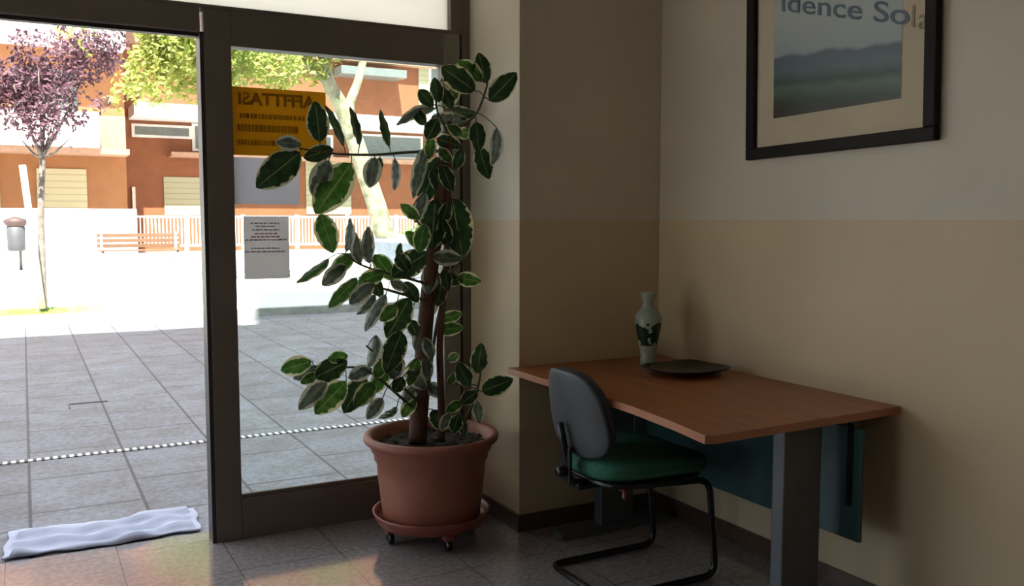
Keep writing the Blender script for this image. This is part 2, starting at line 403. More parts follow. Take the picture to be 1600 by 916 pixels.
# ------------------------------------------------------------------ the room
BX0, BY0 = -3.2, -4.2
struct(bx('floor', M['floor'], BX0, RX, BY0, FY + .17, -.12, 0))
struct(bx('ceiling', M['ceiling'], BX0, RX, BY0, FY + .1, CEIL, CEIL + .15))
struct(bx('wall_right', M['wall'], RX, RX + .25, BY0, WY + .6, 0, CEIL))
struct(bx('wall_corner', M['wall'], PX, RX, WY, FY + .22, 0, CEIL))
struct(bx('wall_back', M['dimwall'], BX0, RX, BY0 - .2, BY0, 0, CEIL))
wl = MB().box(BX0 - .2, BX0, BY0, 1.3, 0, CEIL).box(BX0 - .2, BX0, 3.5, FY + .22, 0, CEIL).box(BX0 - .2, BX0, 1.3, 3.5, 0, .15).box(BX0 - .2, BX0, 1.3, 3.5, 1.15, CEIL)
struct(wl.build('wall_left', M['dimwall']))
w4 = struct(empty('window_4', (BX0, 2.4, 0)))  # side window added out of view to bring in more daylight
bx('pane', M['glass'], BX0 - .1, BX0 - .094, 1.3, 3.5, .15, 1.15, w4)
for y in (1.3, 2.35, 3.45): bx('mullion', M['frame'], BX0 - .14, BX0 - .06, y, y + .05, .15, 1.15, w4)
struct(bx('baseboard_right', M['baseboard'], RX - .012, RX, BY0, WY, 0, .075))
struct(bx('baseboard_corner', M['baseboard'], PX, RX - .012, WY - .012, WY, 0, .075))
struct(bx('baseboard_pillar', M['baseboard'], PX - .012, PX, WY - .012, FY - .05, 0, .075))
# the building above and beside the room, which shades the paving in front
struct(bx('wall_above', M['outer'], BX0 - .2, .95, -9, FY + .22, CEIL + .15, 12.4))
struct(bx('wall_tower', M['outer'], .95, 18, -9, FY + .22, CEIL + .15, 18.6))  # unseen taller block added and sized to lengthen the shadow on the plaza
struct(bx('wall_front', M['outer'], RX, 18, FY, FY + .22, 0, CEIL + .15))

for (x, y, _), side in zip(LAMPS, ('on the door side of the room', 'on the desk side of the room')):
    o = empty('ceiling_lamp', (x, y, CEIL - .07)); bx('housing', M['white'], x - .6, x + .6, y - .3, y + .3, CEIL - .07, CEIL, o, .01)
    tag(o, 'flat white ceiling panel lamp behind the viewer, ' + side, 'lamp', 'ceiling panel lamps')

# door opening: head rail and the dark post; the door itself stands open out of view
d1 = struct(empty('door_1', (.0, FY, 0)))
bx('head_rail', M['frame'], -2.0, .655, FY, FY + .09, 2.105, 2.20, d1, .004)
bx('head_track', M['frame_in'], -2.0, .655, FY + .03, FY + .07, 2.09, 2.105, d1)
bx('door_post', M['frame'], -2.12, -2.0, FY, FY + .09, 0, 2.20, d1, .004)
# fixed pane
w1 = struct(empty('window_1', (.71, FY, 0)))
bx('left_post', M['frame'], .668, .775, FY, FY + .09, 0, 2.20, w1, .004)
bx('post_seal', M['frame_in'], .652, .668, FY + .002, FY + .093, 0, 2.105, w1)
bx('bottom_rail', M['frame'], .775, 1.72, FY, FY + .08, 0, .175, w1, .004)
bx('top_rail', M['frame'], .775, 1.72, FY, FY + .08, 2.058, 2.20, w1, .004)
bx('right_stile', M['stile'], 1.715, 1.80, FY, FY + .08, 0, 2.20, w1, .004)  # paler tone than the other frame members
bx('frame_joint', M['frame_in'], 1.80, 1.812, FY + .01, FY + .08, 0, CEIL, w1)
bx('pane', M['glass'], .775, 1.715, FY + .045, FY + .051, .175, 2.058, w1)
bx('glazing_bead', M['frame'], .775, 1.715, FY + .01, FY + .03, .175, .19, w1, .003)
# transom strip
w2 = struct(empty('window_2', (.3, FY, 2.2)))
bx('transom_sill', M['frame'], -2.12, 1.812, FY + .002, FY + .088, 2.20, 2.216, w2, .003)
bx('transom_stile', M['frame'], 1.755, 1.812, FY, FY + .08, 2.216, CEIL, w2, .003)
bx('frosted_pane', M['frost'], -2.1, 1.755, FY + .035, FY + .043, 2.216, CEIL, w2)
struct(bx('trim_1', M['frame'], 1.812, PX, FY, FY + .08, 0, CEIL, None, .003))
# glazing left of the door (added outside the frame to light the room)
w3 = struct(empty('window_3', (-2.6, FY, 0)))
bx('frame', M['frame'], BX0, -2.12, FY, FY + .08, 0, .17, w3); bx('pane', M['glass'], BX0, -2.12, FY + .04, FY + .046, .17, 2.2, w3)

# portal so that the sky light through the facade is sampled well
pd = bpy.data.lights.new('sky_portal', 'AREA'); pd.shape = 'RECTANGLE'; pd.size = 5.1; pd.size_y = 2.95; pd.cycles.is_portal = True
po = bpy.data.objects.new('sky_portal', pd); COL.objects.link(po); po.location = (-.7, FY + .2, 1.475); po.rotation_euler = (-PI / 2, 0, 0)

pd = bpy.data.lights.new('sky_portal_side', 'AREA'); pd.shape = 'RECTANGLE'; pd.size = 2.2; pd.size_y = 1.0; pd.cycles.is_portal = True
po = bpy.data.objects.new('sky_portal_side', pd); COL.objects.link(po); po.location = (BX0 - .25, 2.4, .65); po.rotation_euler = (PI / 2, 0, -PI / 2)
# ------------------------------------------------------------------ outside ground
struct(bx('ground_side', M['lightgrey'], -30, BX0 - .2, -20, FY + .17, -.12, -.004))
struct(bx('ground', M['paving'], -30, 40, FY + .17, 13.0, -.12, -.004))
struct(bx('ground_plaza', M['lightgrey'], -30, 60, 13.12, 70, -.12, .10))
struct(bx('trim_2', M['kerb'], -30, 60, 13.0, 13.12, -.12, .105, None, .01))
bx_d = bx('drain_channel', M['grate'], -6, 14, 5.70, 5.755, -.004, .001)
tag(bx_d, 'narrow slotted steel drain line crossing the grey paving', 'drain')
hx0, hx1 = U(106, 632, 2, 0), U(166, 621, 2, 0)
struct(MB().box(hx0.x, hx1.x, hx0.y, hx0.y + .02, -.004, .0005).box(hx0.x, hx0.x + .012, hx0.y - .16, hx0.y, -.004, .0005).build('trim_3', M['frame_in']))
# low grass strip under the purple tree
g = MB()
for i in range(2600):
    x = random.uniform(-2.2, .95); y = random.uniform(13.5, 14.5)
    if x > .3 and random.random() < (x - .3) * 1.2: continue
    h = random.uniform(.02, .05); a = random.uniform(0, PI)
    v = [g.bm.verts.new((x - .012 * math.cos(a), y - .012 * math.sin(a), .1)), g.bm.verts.new((x + .012 * math.cos(a), y + .012 * math.sin(a), .1)), g.bm.verts.new((x + random.uniform(-.02, .02), y, .1 + h))]
    g.bm.faces.new(v)
g.box(-2.2, .5, 13.55, 14.45, .095, .103)
tag(g.build('grass_patch', M['grass']), 'strip of bright green grass at the foot of the purple tree', 'grass', kind='stuff')

# ------------------------------------------------------------------ paper signs on the glass (seen from behind)
def text_mesh(s, name, m, parent, size, matrix, bold=.0):
    cu = bpy.data.curves.new(name, 'FONT'); cu.body = s; cu.size = size; cu.offset = bold; cu.extrude = 0.0004
    t = bpy.data.objects.new(name, cu); COL.objects.link(t)
    bpy.context.view_layer.update()
    me = bpy.data.meshes.new_from_object(t.evaluated_get(bpy.context.evaluated_depsgraph_get()))
    bpy.data.objects.remove(t)
    me.transform(matrix); me.materials.append(m)
    o = bpy.data.objects.new(name, me); COL.objects.link(o)
    if parent: o.parent = parent; 
    return o
ys = empty('rental_sign', (.975, FY + .04, 1.76))
bx('card', M['yellow'], .776, 1.176, FY + .037, FY + .040, 1.622, 1.902, ys)
# mirrored AFFITTASI: the card's print shows through from behind
mtx = Matrix.Translation((1.130 - .975, -.0045, 1.832 - 1.76)) @ Matrix.Scale(-1, 4, (1, 0, 0)) @ Matrix.Rotation(PI / 2, 4, 'X')
t = text_mesh('AFFITTASI', 'lettering', M['yellowink'], ys, .071, mtx, .0025)
xs = [v.co.x for v in t.data.vertices]; k = .325 / (max(xs) - min(xs)); x1 = max(xs)
for v in t.data.vertices: v.co.x = (v.co.x - x1) * k + (1.130 - .975)
for row, (zc, h, x0, x1) in enumerate(((1.785, .020, .81, 1.08), (1.735, .030, .80, 1.05), (1.675, .022, .80, .98))):
    x = x0; lines = MB()
    while x < x1:
        wd = random.uniform(.006, .016)
        lines.box(x, x + wd, FY + .0355, FY + .0368, zc - h / 2, zc + h / 2); x += wd + random.uniform(.003, .007)
    lines.build('print_row', M['yellowink'], ys)
tag(ys, 'yellow orange rental sign with reversed lettering taped on the fixed pane', 'sign')
tag(bx('blank_sheet', M['paper'], .778, 1.055, FY + .037, FY + .0385, 1.418, 1.612), 'blank pale lilac paper sheet on the glass below the yellow sign', 'paper')
nt_ = empty('notice_sheet', (.91, FY + .04, 1.235))
bx('sheet', M['noticepaper'], .815, 1.006, FY + .037, FY + .0385, 1.102, 1.368, nt_)
for key, rows in (('greyink', ((1.338, .06), (1.325, .04), (1.310, .055), (1.268, .085), (1.232, .06), (1.218, .085))), ('redink', ((1.294, .045), (1.281, .06)))):
    for z, hw in rows:
        q = MB(); x = .905 - hw
        while x < .905 + hw:
            wd = random.uniform(.006, .02); q.box(x, min(x + wd, .91 + hw), FY + .0355, FY + .0368, z - .0028, z + .0028); x += wd + .005
        q.build('print_row', M[key], nt_)
tag(nt_, 'grey notice sheet with centred grey and red lines low on the glass', 'notice')

# ------------------------------------------------------------------ cloth at the threshold
c = MB(); NX, NY = 60, 16
cv = []
for j in range(NY + 1):
    row = []
    for i in range(NX + 1):
        u, v = i / NX, j / NY
        p = Vector((-.125, 4.05, 0)).lerp(Vector((.632, 4.045, 0)), u).lerp(Vector((-.10, 4.40, 0)).lerp(Vector((.66, 4.36, 0)), u), v)
        h = .012 + .010 * math.sin(v * 17 + 2.2 * math.sin(u * 5)) + .006 * math.sin(u * 21 + v * 6) + .004 * math.sin(v * 34 + u * 9)
        if u < .04 or u > .96 or v < .05 or v > .95: h = .004
        p += Vector((.006 * math.sin(v * 11), .012 * math.sin(u * 9) + .006 * math.sin(u * 31), h)); row.append(c.bm.verts.new(p))
    cv.append(row)
for j in range(NY):
    for i in range(NX): c.bm.faces.new((cv[j][i], cv[j][i + 1], cv[j + 1][i + 1], cv[j + 1][i])).smooth = True
co = c.build('floor_cloth', M['cloth']); sm = co.modifiers.new('thick', 'SOLIDIFY'); sm.thickness = .006; sm.offset = 1
tag(co, 'crumpled white cloth laid flat just outside the open doorway', 'cloth')

# ------------------------------------------------------------------ desk
DH = .725
dk = empty('office_desk', (2.2, 2.7, 0))
dt = MB(); b = bmesh.new()
out = [(1.795, 3.38), (1.795, 2.66), (1.785, 2.45), (1.76, 2.22), (1.728, 2.03), (1.76, 2.018), (2.585, 2.045), (2.585, 3.38)]
vs = [b.verts.new((x, y, DH - .026)) for x, y in out]; f = b.faces.new(vs)
r = bmesh.ops.extrude_face_region(b, geom=[f]); bmesh.ops.translate(b, verts=[v for v in r['geom'] if isinstance(v, bmesh.types.BMVert)], vec=(0, 0, .026))
bmesh.ops.recalc_face_normals(b, faces=b.faces)
dt.join(b); 
for f in dt.bm.faces:
    if abs(f.normal.z) < .5: f.material_index = 1
dt.build('tabletop', [M['desk'], M['deskedge']], dk)
for y in (2.14, 3.2):
    lg = MB().box(2.155, 2.325, y, y + .055, .03, DH - .05, .006).build('leg', M['deskmetal'], dk)
    bx('foot', M['deskmetal'], 1.95, 2.50, y - .01, y + .065, 0, .032, lg, .006)
    bx('bracket', M['deskmetal'], 1.90, 2.52, y + .005, y + .05, DH - .052, DH - .026, lg, .003)
pn = MB().box(2.40, 2.418, 2.045, 3.30, .283, .665, .002).build('modesty_panel', M['teal'], dk)
bx('slot_bracket', M['black'], 2.392, 2.40, 2.075, 2.095, .40, .68, pn)
bx('cross_beam', M['deskmetal'], 2.418, 2.45, 2.1, 3.25, DH - .09, DH - .026, dk, .003)
tag(dk, 'cherry wood office desk on grey legs in the corner by the wall', 'desk')

# ------------------------------------------------------------------ chair
ch = empty('visitor_chair', (2.0, 2.775, 0))
Y0, Y1 = 2.585, 2.965; r_ = .0125
ctrl = []
def arc(pts, rad=.06, n=5):
    P = [Vector(p) for p in pts]; o = [P[0]]
    for i in range(1, len(P) - 1):
        a = (P[i - 1] - P[i]).normalized() * min(rad, (P[i - 1] - P[i]).length * .45); c_ = (P[i + 1] - P[i]).normalized() * min(rad, (P[i + 1] - P[i]).length * .45)
        for k in range(n + 1):
            t = k / n; o.append((P[i] + a) * (1 - t) ** 2 + P[i] * 2 * t * (1 - t) + (P[i] + c_) * t * t)
    return o + [P[-1]]
fr = MB().tube(arc([(1.86, Y0 + .03, .40), (2.225, Y0, .385), (2.262, Y0, .0135), (1.765, Y0, .0135), (1.765, Y1, .0135), (2.262, Y1, .0135), (2.225, Y1, .385), (1.86, Y1 - .03, .40)], .055), r_, 12)
fr.tube([(1.95, Y0 + .02, .395), (1.95, Y1 - .02, .395)], .011, 8).tube([(2.12, Y0 + .01, .39), (2.12, Y1 - .01, .39)], .011, 8)
fr.build('cantilever_frame', M['black'], ch)
def pad(name, m, hx, hy, hz, nx, cen, fn, parent, p=4.0, R=None):
    """rounded cushion: superellipsoid-like slab, then shaped by fn"""
    b = bmesh.new(); bmesh.ops.create_cube(b, size=2); bmesh.ops.subdivide_edges(b, edges=b.edges[:], cuts=nx, use_grid_fill=True)
    for v in b.verts:
        x, y, z = v.co
        L = (abs(x) ** p + abs(y) ** p + abs(z) ** p) ** (1 / p); q = v.co / L
        # round corners in the plane of the pad
        x, y, z = q.x * hx, q.y * hy, q.z * hz
        v.co = fn(x, y, z) + Vector(cen)
    q = MB(); q.join(b, R)
    for f in q.bm.faces: f.smooth = True
    return q.build(name, m, parent)
pad('seat', M['greenfab'], .246, .232, .05, 14, (2.01, 2.775, .452), lambda x, y, z: Vector((x, y * (1 - .10 * ((x / .23) * -.5 + .5)), z - .018 * max(0, x / .23) ** 3 + .012 * (y / .22) ** 2)), ch, 3.6)
pad('seat_pan', M['black'], .225, .212, .016, 10, (2.0, 2.775, .41), lambda x, y, z: Vector((x, y, z)), ch, 4)
Rb = Matrix.Translation((1.730, 2.76, .660)) @ Matrix.Rotation(math.radians(-13), 4, 'Y')
def backfn(off, wtop=.70):
    def f(x, y, z):
        t = (z + .16) / .32
        return Vector((x + off + .9 * y * y * 1.0, y * (1 - (1 - wtop) * max(0, t) ** 2), z))
    return f
bk = pad('backrest', M['grayfab'], .026, .195, .160, 12, (0, 0, 0), backfn(.014), ch, 3.0, Rb)
pad('back_shell', M['shell'], .014, .199, .164, 12, (0, 0, 0), backfn(-.014), bk, 3.2, Rb)
br = MB().tube(arc([(1.688, 2.775, .62), (1.712, 2.775, .50), (1.735, 2.775, .375), (1.95, 2.775, .385)], .07), .013, 8)
br.box(1.708, 1.724, 2.745, 2.805, .40, .53, .005)
br.box(1.745, 1.95, 2.74, 2.81, .368, .392, .005)
jb = br.build('back_support', M['black'], ch)
MB().lathe([(0, -.02), (.017, -.02), (.02, -.012), (.02, .012), (.015, .02), (0, .02)], (1.696, 2.775, .44), 16, 'X').build('adjusting_knob', M['black'], jb)
MB().tube([(1.80, 2.53, .392), (1.85, 2.60, .392), (1.85, 2.70, .392)], .007, 8).build('tilt_lever', M['redplastic'], ch)
tag(ch, 'green seated office chair with grey back on black cantilever frame', 'chair')

# ------------------------------------------------------------------ vase and tray
va = MB().lathe([(0, 0), (.030, 0), (.034, .006), (.034, .035), (.031, .045), (.035, .075), (.044, .115), (.055, .165), (.059, .198), (.055, .222), (.040, .243),
                 (.028, .256), (.022, .272), (.027, .284), (.032, .296), (.034, .31), (.033, .320), (.026, .322), (.020, .30), (.018, .27), (0, .26)], (0, 0, 0), 40).build('flower_vase', M['vase'])
va.location = (2.345, 3.135, DH); tag(va, 'pale vase with narrow neck and dark green painted leaves on the desk', 'vase')
tr = MB(); b = bmesh.new()
lev = [(.085, .0), (.10, .004), (.150, .024), (.156, .028), (.152, .031), (.146, .028), (.098, .010), (.0, .008)]
rings = []
for hw, z in lev:
    if hw == 0: rings.append([b.verts.new((0, 0, z))]); continue
    ring = []
    for k in range(32):
        a = 2 * PI * k / 32; cx, sx = math.cos(a), math.sin(a); n = 5.0
        rr = (abs(cx) ** n + abs(sx) ** n) ** (-1 / n); ring.append(b.verts.new((hw * rr * cx, hw * rr * sx * .92, z + (.004 * (rr - 1) / .3 if z > .02 else 0))))
    rings.append(ring)
b.faces.new(rings[0][::-1])
for A, B in zip(rings, rings[1:]):
    for k in range(32):
        f = b.faces.new((A[k], A[(k + 1) % 32], B[(k + 1) % 32], B[k])) if len(B) > 1 else b.faces.new((A[k], A[(k + 1) % 32], B[0])); f.smooth = True
tr.join(b); tro = tr.build('square_dish', M['blackdish']); tro.location = (2.365, 2.905, DH); tro.rotation_euler = (0, 0, math.radians(4))
tag(tro, 'black square dish with raised rim lying on the desk', 'dish')

# ------------------------------------------------------------------ picture on the right wall
pc = empty('framed_picture', (RX, 2.362, 1.60))
XF = RX - .004
def py(name, m, y0, y1, z0, z1, d0, d1, parent=pc, bev=0): return bx(name, m, XF - d1, XF - d0, y0, y1, z0, z1, parent, bev)
PY0, PY1, PZ0, PZ1 = 1.932, 2.790, 1.597, 2.62
fm = MB(); T = .045
for a in ((PY0, PY1, PZ0, PZ0 + T), (PY0, PY1, PZ1 - T, PZ1), (PY0, PY0 + T, PZ0 + T, PZ1 - T), (PY1 - T, PY1, PZ0 + T, PZ1 - T)):
    fm.box(XF - .03, XF, a[0], a[1], a[2], a[3], .004)
fm.build('frame', M['picframe'], pc)
py('mount', M['mount'], PY0 + T, PY1 - T, PZ0 + T, PZ1 - T, .004, .010)
def uvquad(name, m, co4, parent):
    q = MB(); vv = [q.bm.verts.new(c_) for c_ in co4]; f = q.bm.faces.new(vv); uvl = q.bm.loops.layers.uv.new('uv')
    for l, uv in zip(f.loops, ((0, 0), (1, 0), (1, 1), (0, 1))): l[uvl].uv = uv
    me = bpy.data.meshes.new(name); q.bm.to_mesh(me); me.materials.append(m); o = bpy.data.objects.new(name, me); COL.objects.link(o)
    o.parent = parent; me.transform(Matrix.Translation(-wloc(parent))); return o
xa = XF - .0115
uvquad('landscape_print', M['art'], ((xa, 2.655, 1.748), (xa, 2.075, 1.748), (xa, 2.075, 2.42), (xa, 2.655, 2.42)), pc)
pc.rotation_euler = (math.radians(-1.0), 0, 0)
# reflected transom sign, modelled as letters across print and mount, slightly downhill
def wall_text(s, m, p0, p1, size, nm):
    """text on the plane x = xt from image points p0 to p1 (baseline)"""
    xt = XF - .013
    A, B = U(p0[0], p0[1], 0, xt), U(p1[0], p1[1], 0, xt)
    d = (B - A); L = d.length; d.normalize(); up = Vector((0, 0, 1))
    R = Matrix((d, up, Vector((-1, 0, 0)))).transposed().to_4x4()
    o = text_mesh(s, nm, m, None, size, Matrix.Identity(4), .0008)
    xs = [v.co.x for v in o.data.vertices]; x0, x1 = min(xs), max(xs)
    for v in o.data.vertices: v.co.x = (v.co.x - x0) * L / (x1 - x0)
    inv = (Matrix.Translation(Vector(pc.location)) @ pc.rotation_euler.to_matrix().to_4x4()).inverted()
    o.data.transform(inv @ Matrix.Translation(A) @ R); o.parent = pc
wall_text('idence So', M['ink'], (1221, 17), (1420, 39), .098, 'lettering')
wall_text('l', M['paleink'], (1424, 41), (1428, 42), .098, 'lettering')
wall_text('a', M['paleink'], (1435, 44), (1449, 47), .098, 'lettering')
tag(pc, 'black framed landscape picture with cream mount on the right wall', 'picture')

# ------------------------------------------------------------------ potted rubber plant on its caddy
PC = Vector((1.490, 3.500, 0))
cad = empty('plant_caddy', PC)
MB().lathe([(0, .072), (.205, .072), (.228, .080), (.246, .118), (.250, .130), (.243, .130), (.232, .112), (.222, .094), (0, .088)], PC, 56).build('round_tray', M['redplastic'], cad)
for k in range(4):
    a = math.radians(-92 + 90 * k); cx, cy = PC.x + .185 * math.cos(a), PC.y + .185 * math.sin(a)
    cs = MB().box(cx - .02, cx + .02, cy - .02, cy + .02, .045, .074, .005).build('caster', M['redplastic'], cad)
    MB().lathe([(0, -.012), (.020, -.012), (.026, -.007), (.026, .007), (.020, .012), (0, .012)], (cx, cy, .026), 20, 'X').build('wheel', M['black'], cs)
tag(cad, 'round dark red plant caddy on black casters under the terracotta pot', 'plant caddy')

pl = empty('rubber_plant', PC + Vector((0, 0, .095)))
pz = .0955
MB().lathe([(0, pz), (.198, pz), (.206, pz + .012), (.216, pz + .10), (.225, pz + .18), (.231, pz + .250), (.240, pz + .257), (.243, pz + .288), (.254, pz + .296), (.256, pz + .318), (.272, pz + .325), (.282, pz + .334),
            (.286, pz + .348), (.282, pz + .360), (.268, pz + .364), (.252, pz + .354), (.240, pz + .33), (.232, pz + .30), (0, pz + .30)], PC, 72).build('pot', M['terracotta'], pl)
s = MB(); b = bmesh.new(); bmesh.ops.create_grid(b, x_segments=28, y_segments=28, size=.236)
for v in list(b.verts):
    if v.co.length > .237: b.verts.remove(v)
    else: v.co.z = .008 * math.sin(v.co.x * 60) * math.sin(v.co.y * 51) + random.uniform(0, .006)
s.join(b, Matrix.Translation(PC + Vector((0, 0, pz + .318)))); s.build('soil', M['soil'], pl)

def Lp(pts): return [U(x, y, 1, Y) for x, y, Y in pts]
TR = MB()
tp = Lp([(652, 690, 3.50), (656, 620, 3.5), (662, 540, 3.5), (668, 470, 3.52), (676, 400, 3.52), (686, 330, 3.52), (692, 270, 3.52), (697, 225, 3.52)])
TR.tube(spline(tp, 5), [.038 - .012 * (i / 35) for i in range(36)], 14)
trunk = TR.build('trunk', M['bark'], pl)
t2 = Lp([(690, 690, 3.46), (689, 620, 3.47), (687, 540, 3.48), (692, 470, 3.5), (698, 400, 3.5), (700, 330, 3.5), (702, 260, 3.5), (703, 190, 3.5)])
MB().tube(spline(t2, 5), [.016 - .006 * (i / 35) for i in range(36)], 10).build('trunk', M['bark'], pl)
t3 = Lp([(664, 690, 3.56), (670, 600, 3.56), (684, 500, 3.55), (712, 400, 3.5), (716, 360, 3.48)])
MB().tube(spline(t3, 5), .008, 8).build('trunk', M['twig'], pl)

BR = {  # branch: polyline of (px, py, Y)
 'left': [(690, 236, 3.52), (640, 238, 3.56), (580, 242, 3.60), (520, 240, 3.62), (468, 232, 3.62)],
 'top': [(703, 200, 3.5), (728, 192, 3.44), (745, 176, 3.38), (756, 150, 3.34), (762, 130, 3.34)],
 'crown': [(702, 230, 3.5), (694, 195, 3.5), (684, 176, 3.5), (680, 150, 3.5)],
 'mid': [(672, 445, 3.5), (640, 436, 3.5), (600, 426, 3.54), (560, 412, 3.58), (540, 396, 3.6)],
 'midlow': [(668, 470, 3.5), (630, 460, 3.48), (596, 450, 3.5), (570, 440, 3.52)],
 'upper': [(680, 385, 3.5), (672, 370, 3.48), (655, 350, 3.48), (640, 330, 3.5)],
 'right': [(682, 430, 3.5), (705, 425, 3.44), (722, 405, 3.42), (733, 388, 3.42)],
 'low': [(655, 645, 3.48), (625, 620, 3.46), (590, 590, 3.48), (560, 575, 3.5), (520, 575, 3.52), (490, 572, 3.52)],
 'lowb': [(656, 630, 3.46), (612, 588, 3.42), (592, 560, 3.42), (572, 540, 3.42)],
 'sprout': [(722, 680, 3.40), (728, 655, 3.36), (740, 628, 3.33), (748, 600, 3.32), (752, 575, 3.32)],
}
LV = [
 ((668,505),(650,545),20,'midlow','c'),((640,500),(655,530),18,'midlow','a'),((620,478),(596,500),16,'midlow','b'),((630,560),(612,590),18,'lowb','c'),((652,560),(640,600),20,'low','b'),
 ((668,600),(690,620),18,'low','c'),((648,620),(630,650),16,'low','b'),((690,440),(684,476),20,'right','a'),((690,352),(700,318),22,'upper','a'),((664,350),(655,392),20,'upper','b'),
 ((690,258),(706,296),20,'crown','a'),((676,262),(690,300),24,'crown','a'),((716,210),(736,206),14,'top','b'),((696,140),(704,168),20,'crown','a'),((700,112),(712,146),22,'crown','a'),((730,120),(740,98),14,'top','b'),
 ((664,196),(648,170),16,'crown','a'),((686,232),(704,252),22,'crown','b'),((640,424),(622,400),16,'mid','a'),((576,430),(596,462),16,'mid','a'),((694,420),(700,452),18,'right','a'),
 ((676,640),(690,672),18,'low','a'),((708,676),(716,650),16,'sprout','a'),((676,560),(664,530),16,'lowb','c'), # base, tip, width px, branch, kind
 ((742,142),(694,108),30,'top','a'),((760,130),(749,86),22,'top','a'),((765,158),(804,117),24,'top','a'),((753,128),(718,97),16,'top','b'),
 ((692,168),(716,136),24,'crown','b'),((676,166),(656,142),22,'crown','a'),((680,170),(624,193),12,'crown','c'),((686,160),(679,124),18,'crown','a'),
 ((704,172),(742,177),14,'top','a'),((674,184),(728,190),16,'crown','c'),((744,190),(748,234),38,'top','a'),((748,230),(763,276),20,'top','a'),
 ((776,200),(769,255),14,'top','c'),((682,217),(718,228),26,'crown','a'),((684,186),(668,216),24,'crown','a'),((674,214),(670,246),22,'crown','b'),
 ((722,234),(711,264),18,'crown','a'),((706,150),(722,112),16,'crown','a'),((700,196),(722,212),18,'crown','b'),((692,120),(712,104),16,'crown','a'),
 ((469,238),(406,289),38,'left','a'),((471,226),(434,222),22,'left','c'),((500,222),(493,163),24,'left','a'),((520,233),(478,246),28,'left','a'),
 ((514,250),(490,302),24,'left','c'),((549,255),(497,328),46,'left','b'),((538,230),(511,170),9,'left','a'),((562,228),(548,172),9,'left','a'),
 ((608,230),(595,176),9,'left','a'),((586,246),(578,290),22,'left','c'),((594,246),(590,268),9,'left','a'),((617,248),(616,294),10,'left','c'),
 ((501,334),(519,391),30,'left','b'),
 ((668,228),(647,304),15,'crown','c'),((690,245),(660,312),32,'crown','a'),((655,342),(628,321),22,'upper','b'),((680,312),(675,384),38,'upper','a'),
 ((706,308),(722,397),34,'upper','a'),((665,388),(636,364),26,'upper','b'),((668,394),(616,430),34,'upper','a'),((676,402),(719,404),24,'right','c'),
 ((683,436),(722,438),26,'right','a'),((714,434),(749,440),20,'right','b'),((676,412),(668,456),24,'right','c'),((676,454),(667,498),26,'right','c'),
 ((664,300),(650,345),14,'upper','c'),((700,384),(690,345),18,'upper','a'),
 ((578,412),(575,358),14,'mid','c'),((586,398),(614,436),24,'mid','b'),((601,424),(561,443),24,'mid','b'),((624,412),(626,382),8,'mid','a'),
 ((514,404),(467,440),10,'mid','b'),((553,398),(519,424),26,'mid','b'),((540,414),(506,444),18,'mid','c'),((541,394),(546,345),10,'mid','c'),
 ((563,412),(551,362),14,'mid','c'),((558,434),(517,478),16,'midlow','b'),((584,443),(549,473),18,'midlow','c'),((603,460),(573,514),14,'midlow','c'),
 ((640,466),(607,524),36,'midlow','a'),((588,524),(577,572),14,'lowb','c'),((628,518),(604,578),24,'lowb','a'),((586,460),(560,490),10,'midlow','c'),
 ((632,440),(652,470),20,'midlow','a'),((610,440),(636,452),14,'midlow','c'),
 ((487,565),(442,578),22,'low','b'),((495,574),(461,591),15,'low','c'),((498,584),(472,598),14,'low','b'),((543,565),(496,588),26,'low','a'),
 ((543,556),(514,561),14,'low','b'),((511,594),(470,637),20,'low','c'),((541,596),(496,643),28,'low','b'),((571,588),(540,641),26,'low','a'),
 ((585,598),(556,633),22,'low','b'),((581,576),(547,590),16,'low','c'),((606,574),(583,612),22,'low','b'),((598,622),(575,653),18,'low','c'),
 ((620,636),(594,653),8,'low','b'),((630,590),(616,612),18,'low','a'),((638,580),(664,606),22,'low','c'),((606,542),(624,578),20,'lowb','a'),
 ((650,600),(632,628),16,'low','c'),((600,560),(588,590),16,'lowb','b'),
 ((746,584),(752,540),30,'sprout','a'),((733,604),(717,570),22,'sprout','a'),((753,612),(798,594),26,'sprout','a'),((746,612),(722,629),20,'sprout','a'),
 ((746,628),(749,659),24,'sprout','c'),((722,628),(699,642),16,'sprout','b'),((720,650),(725,680),24,'sprout','a'),((690,500),(720,490),14,'right','b'),
 ((684,516),(721,512),16,'right','b'),((700,564),(716,554),14,'sprout','b'),((702,646),(690,672),16,'sprout','c'),((664,556),(669,592),14,'low','c'),
 ((700,600),(712,585),12,'sprout','b'),
]
bo = {}; bpl = {}
for n_, pts in BR.items():
    P = spline(Lp(pts), 6); bpl[n_] = (P, pts)
    bo[n_] = MB().tube(P, [.007 - .0035 * i / (len(P) - 1) for i in range(len(P))], 8).build('branch', M['twig'], pl)
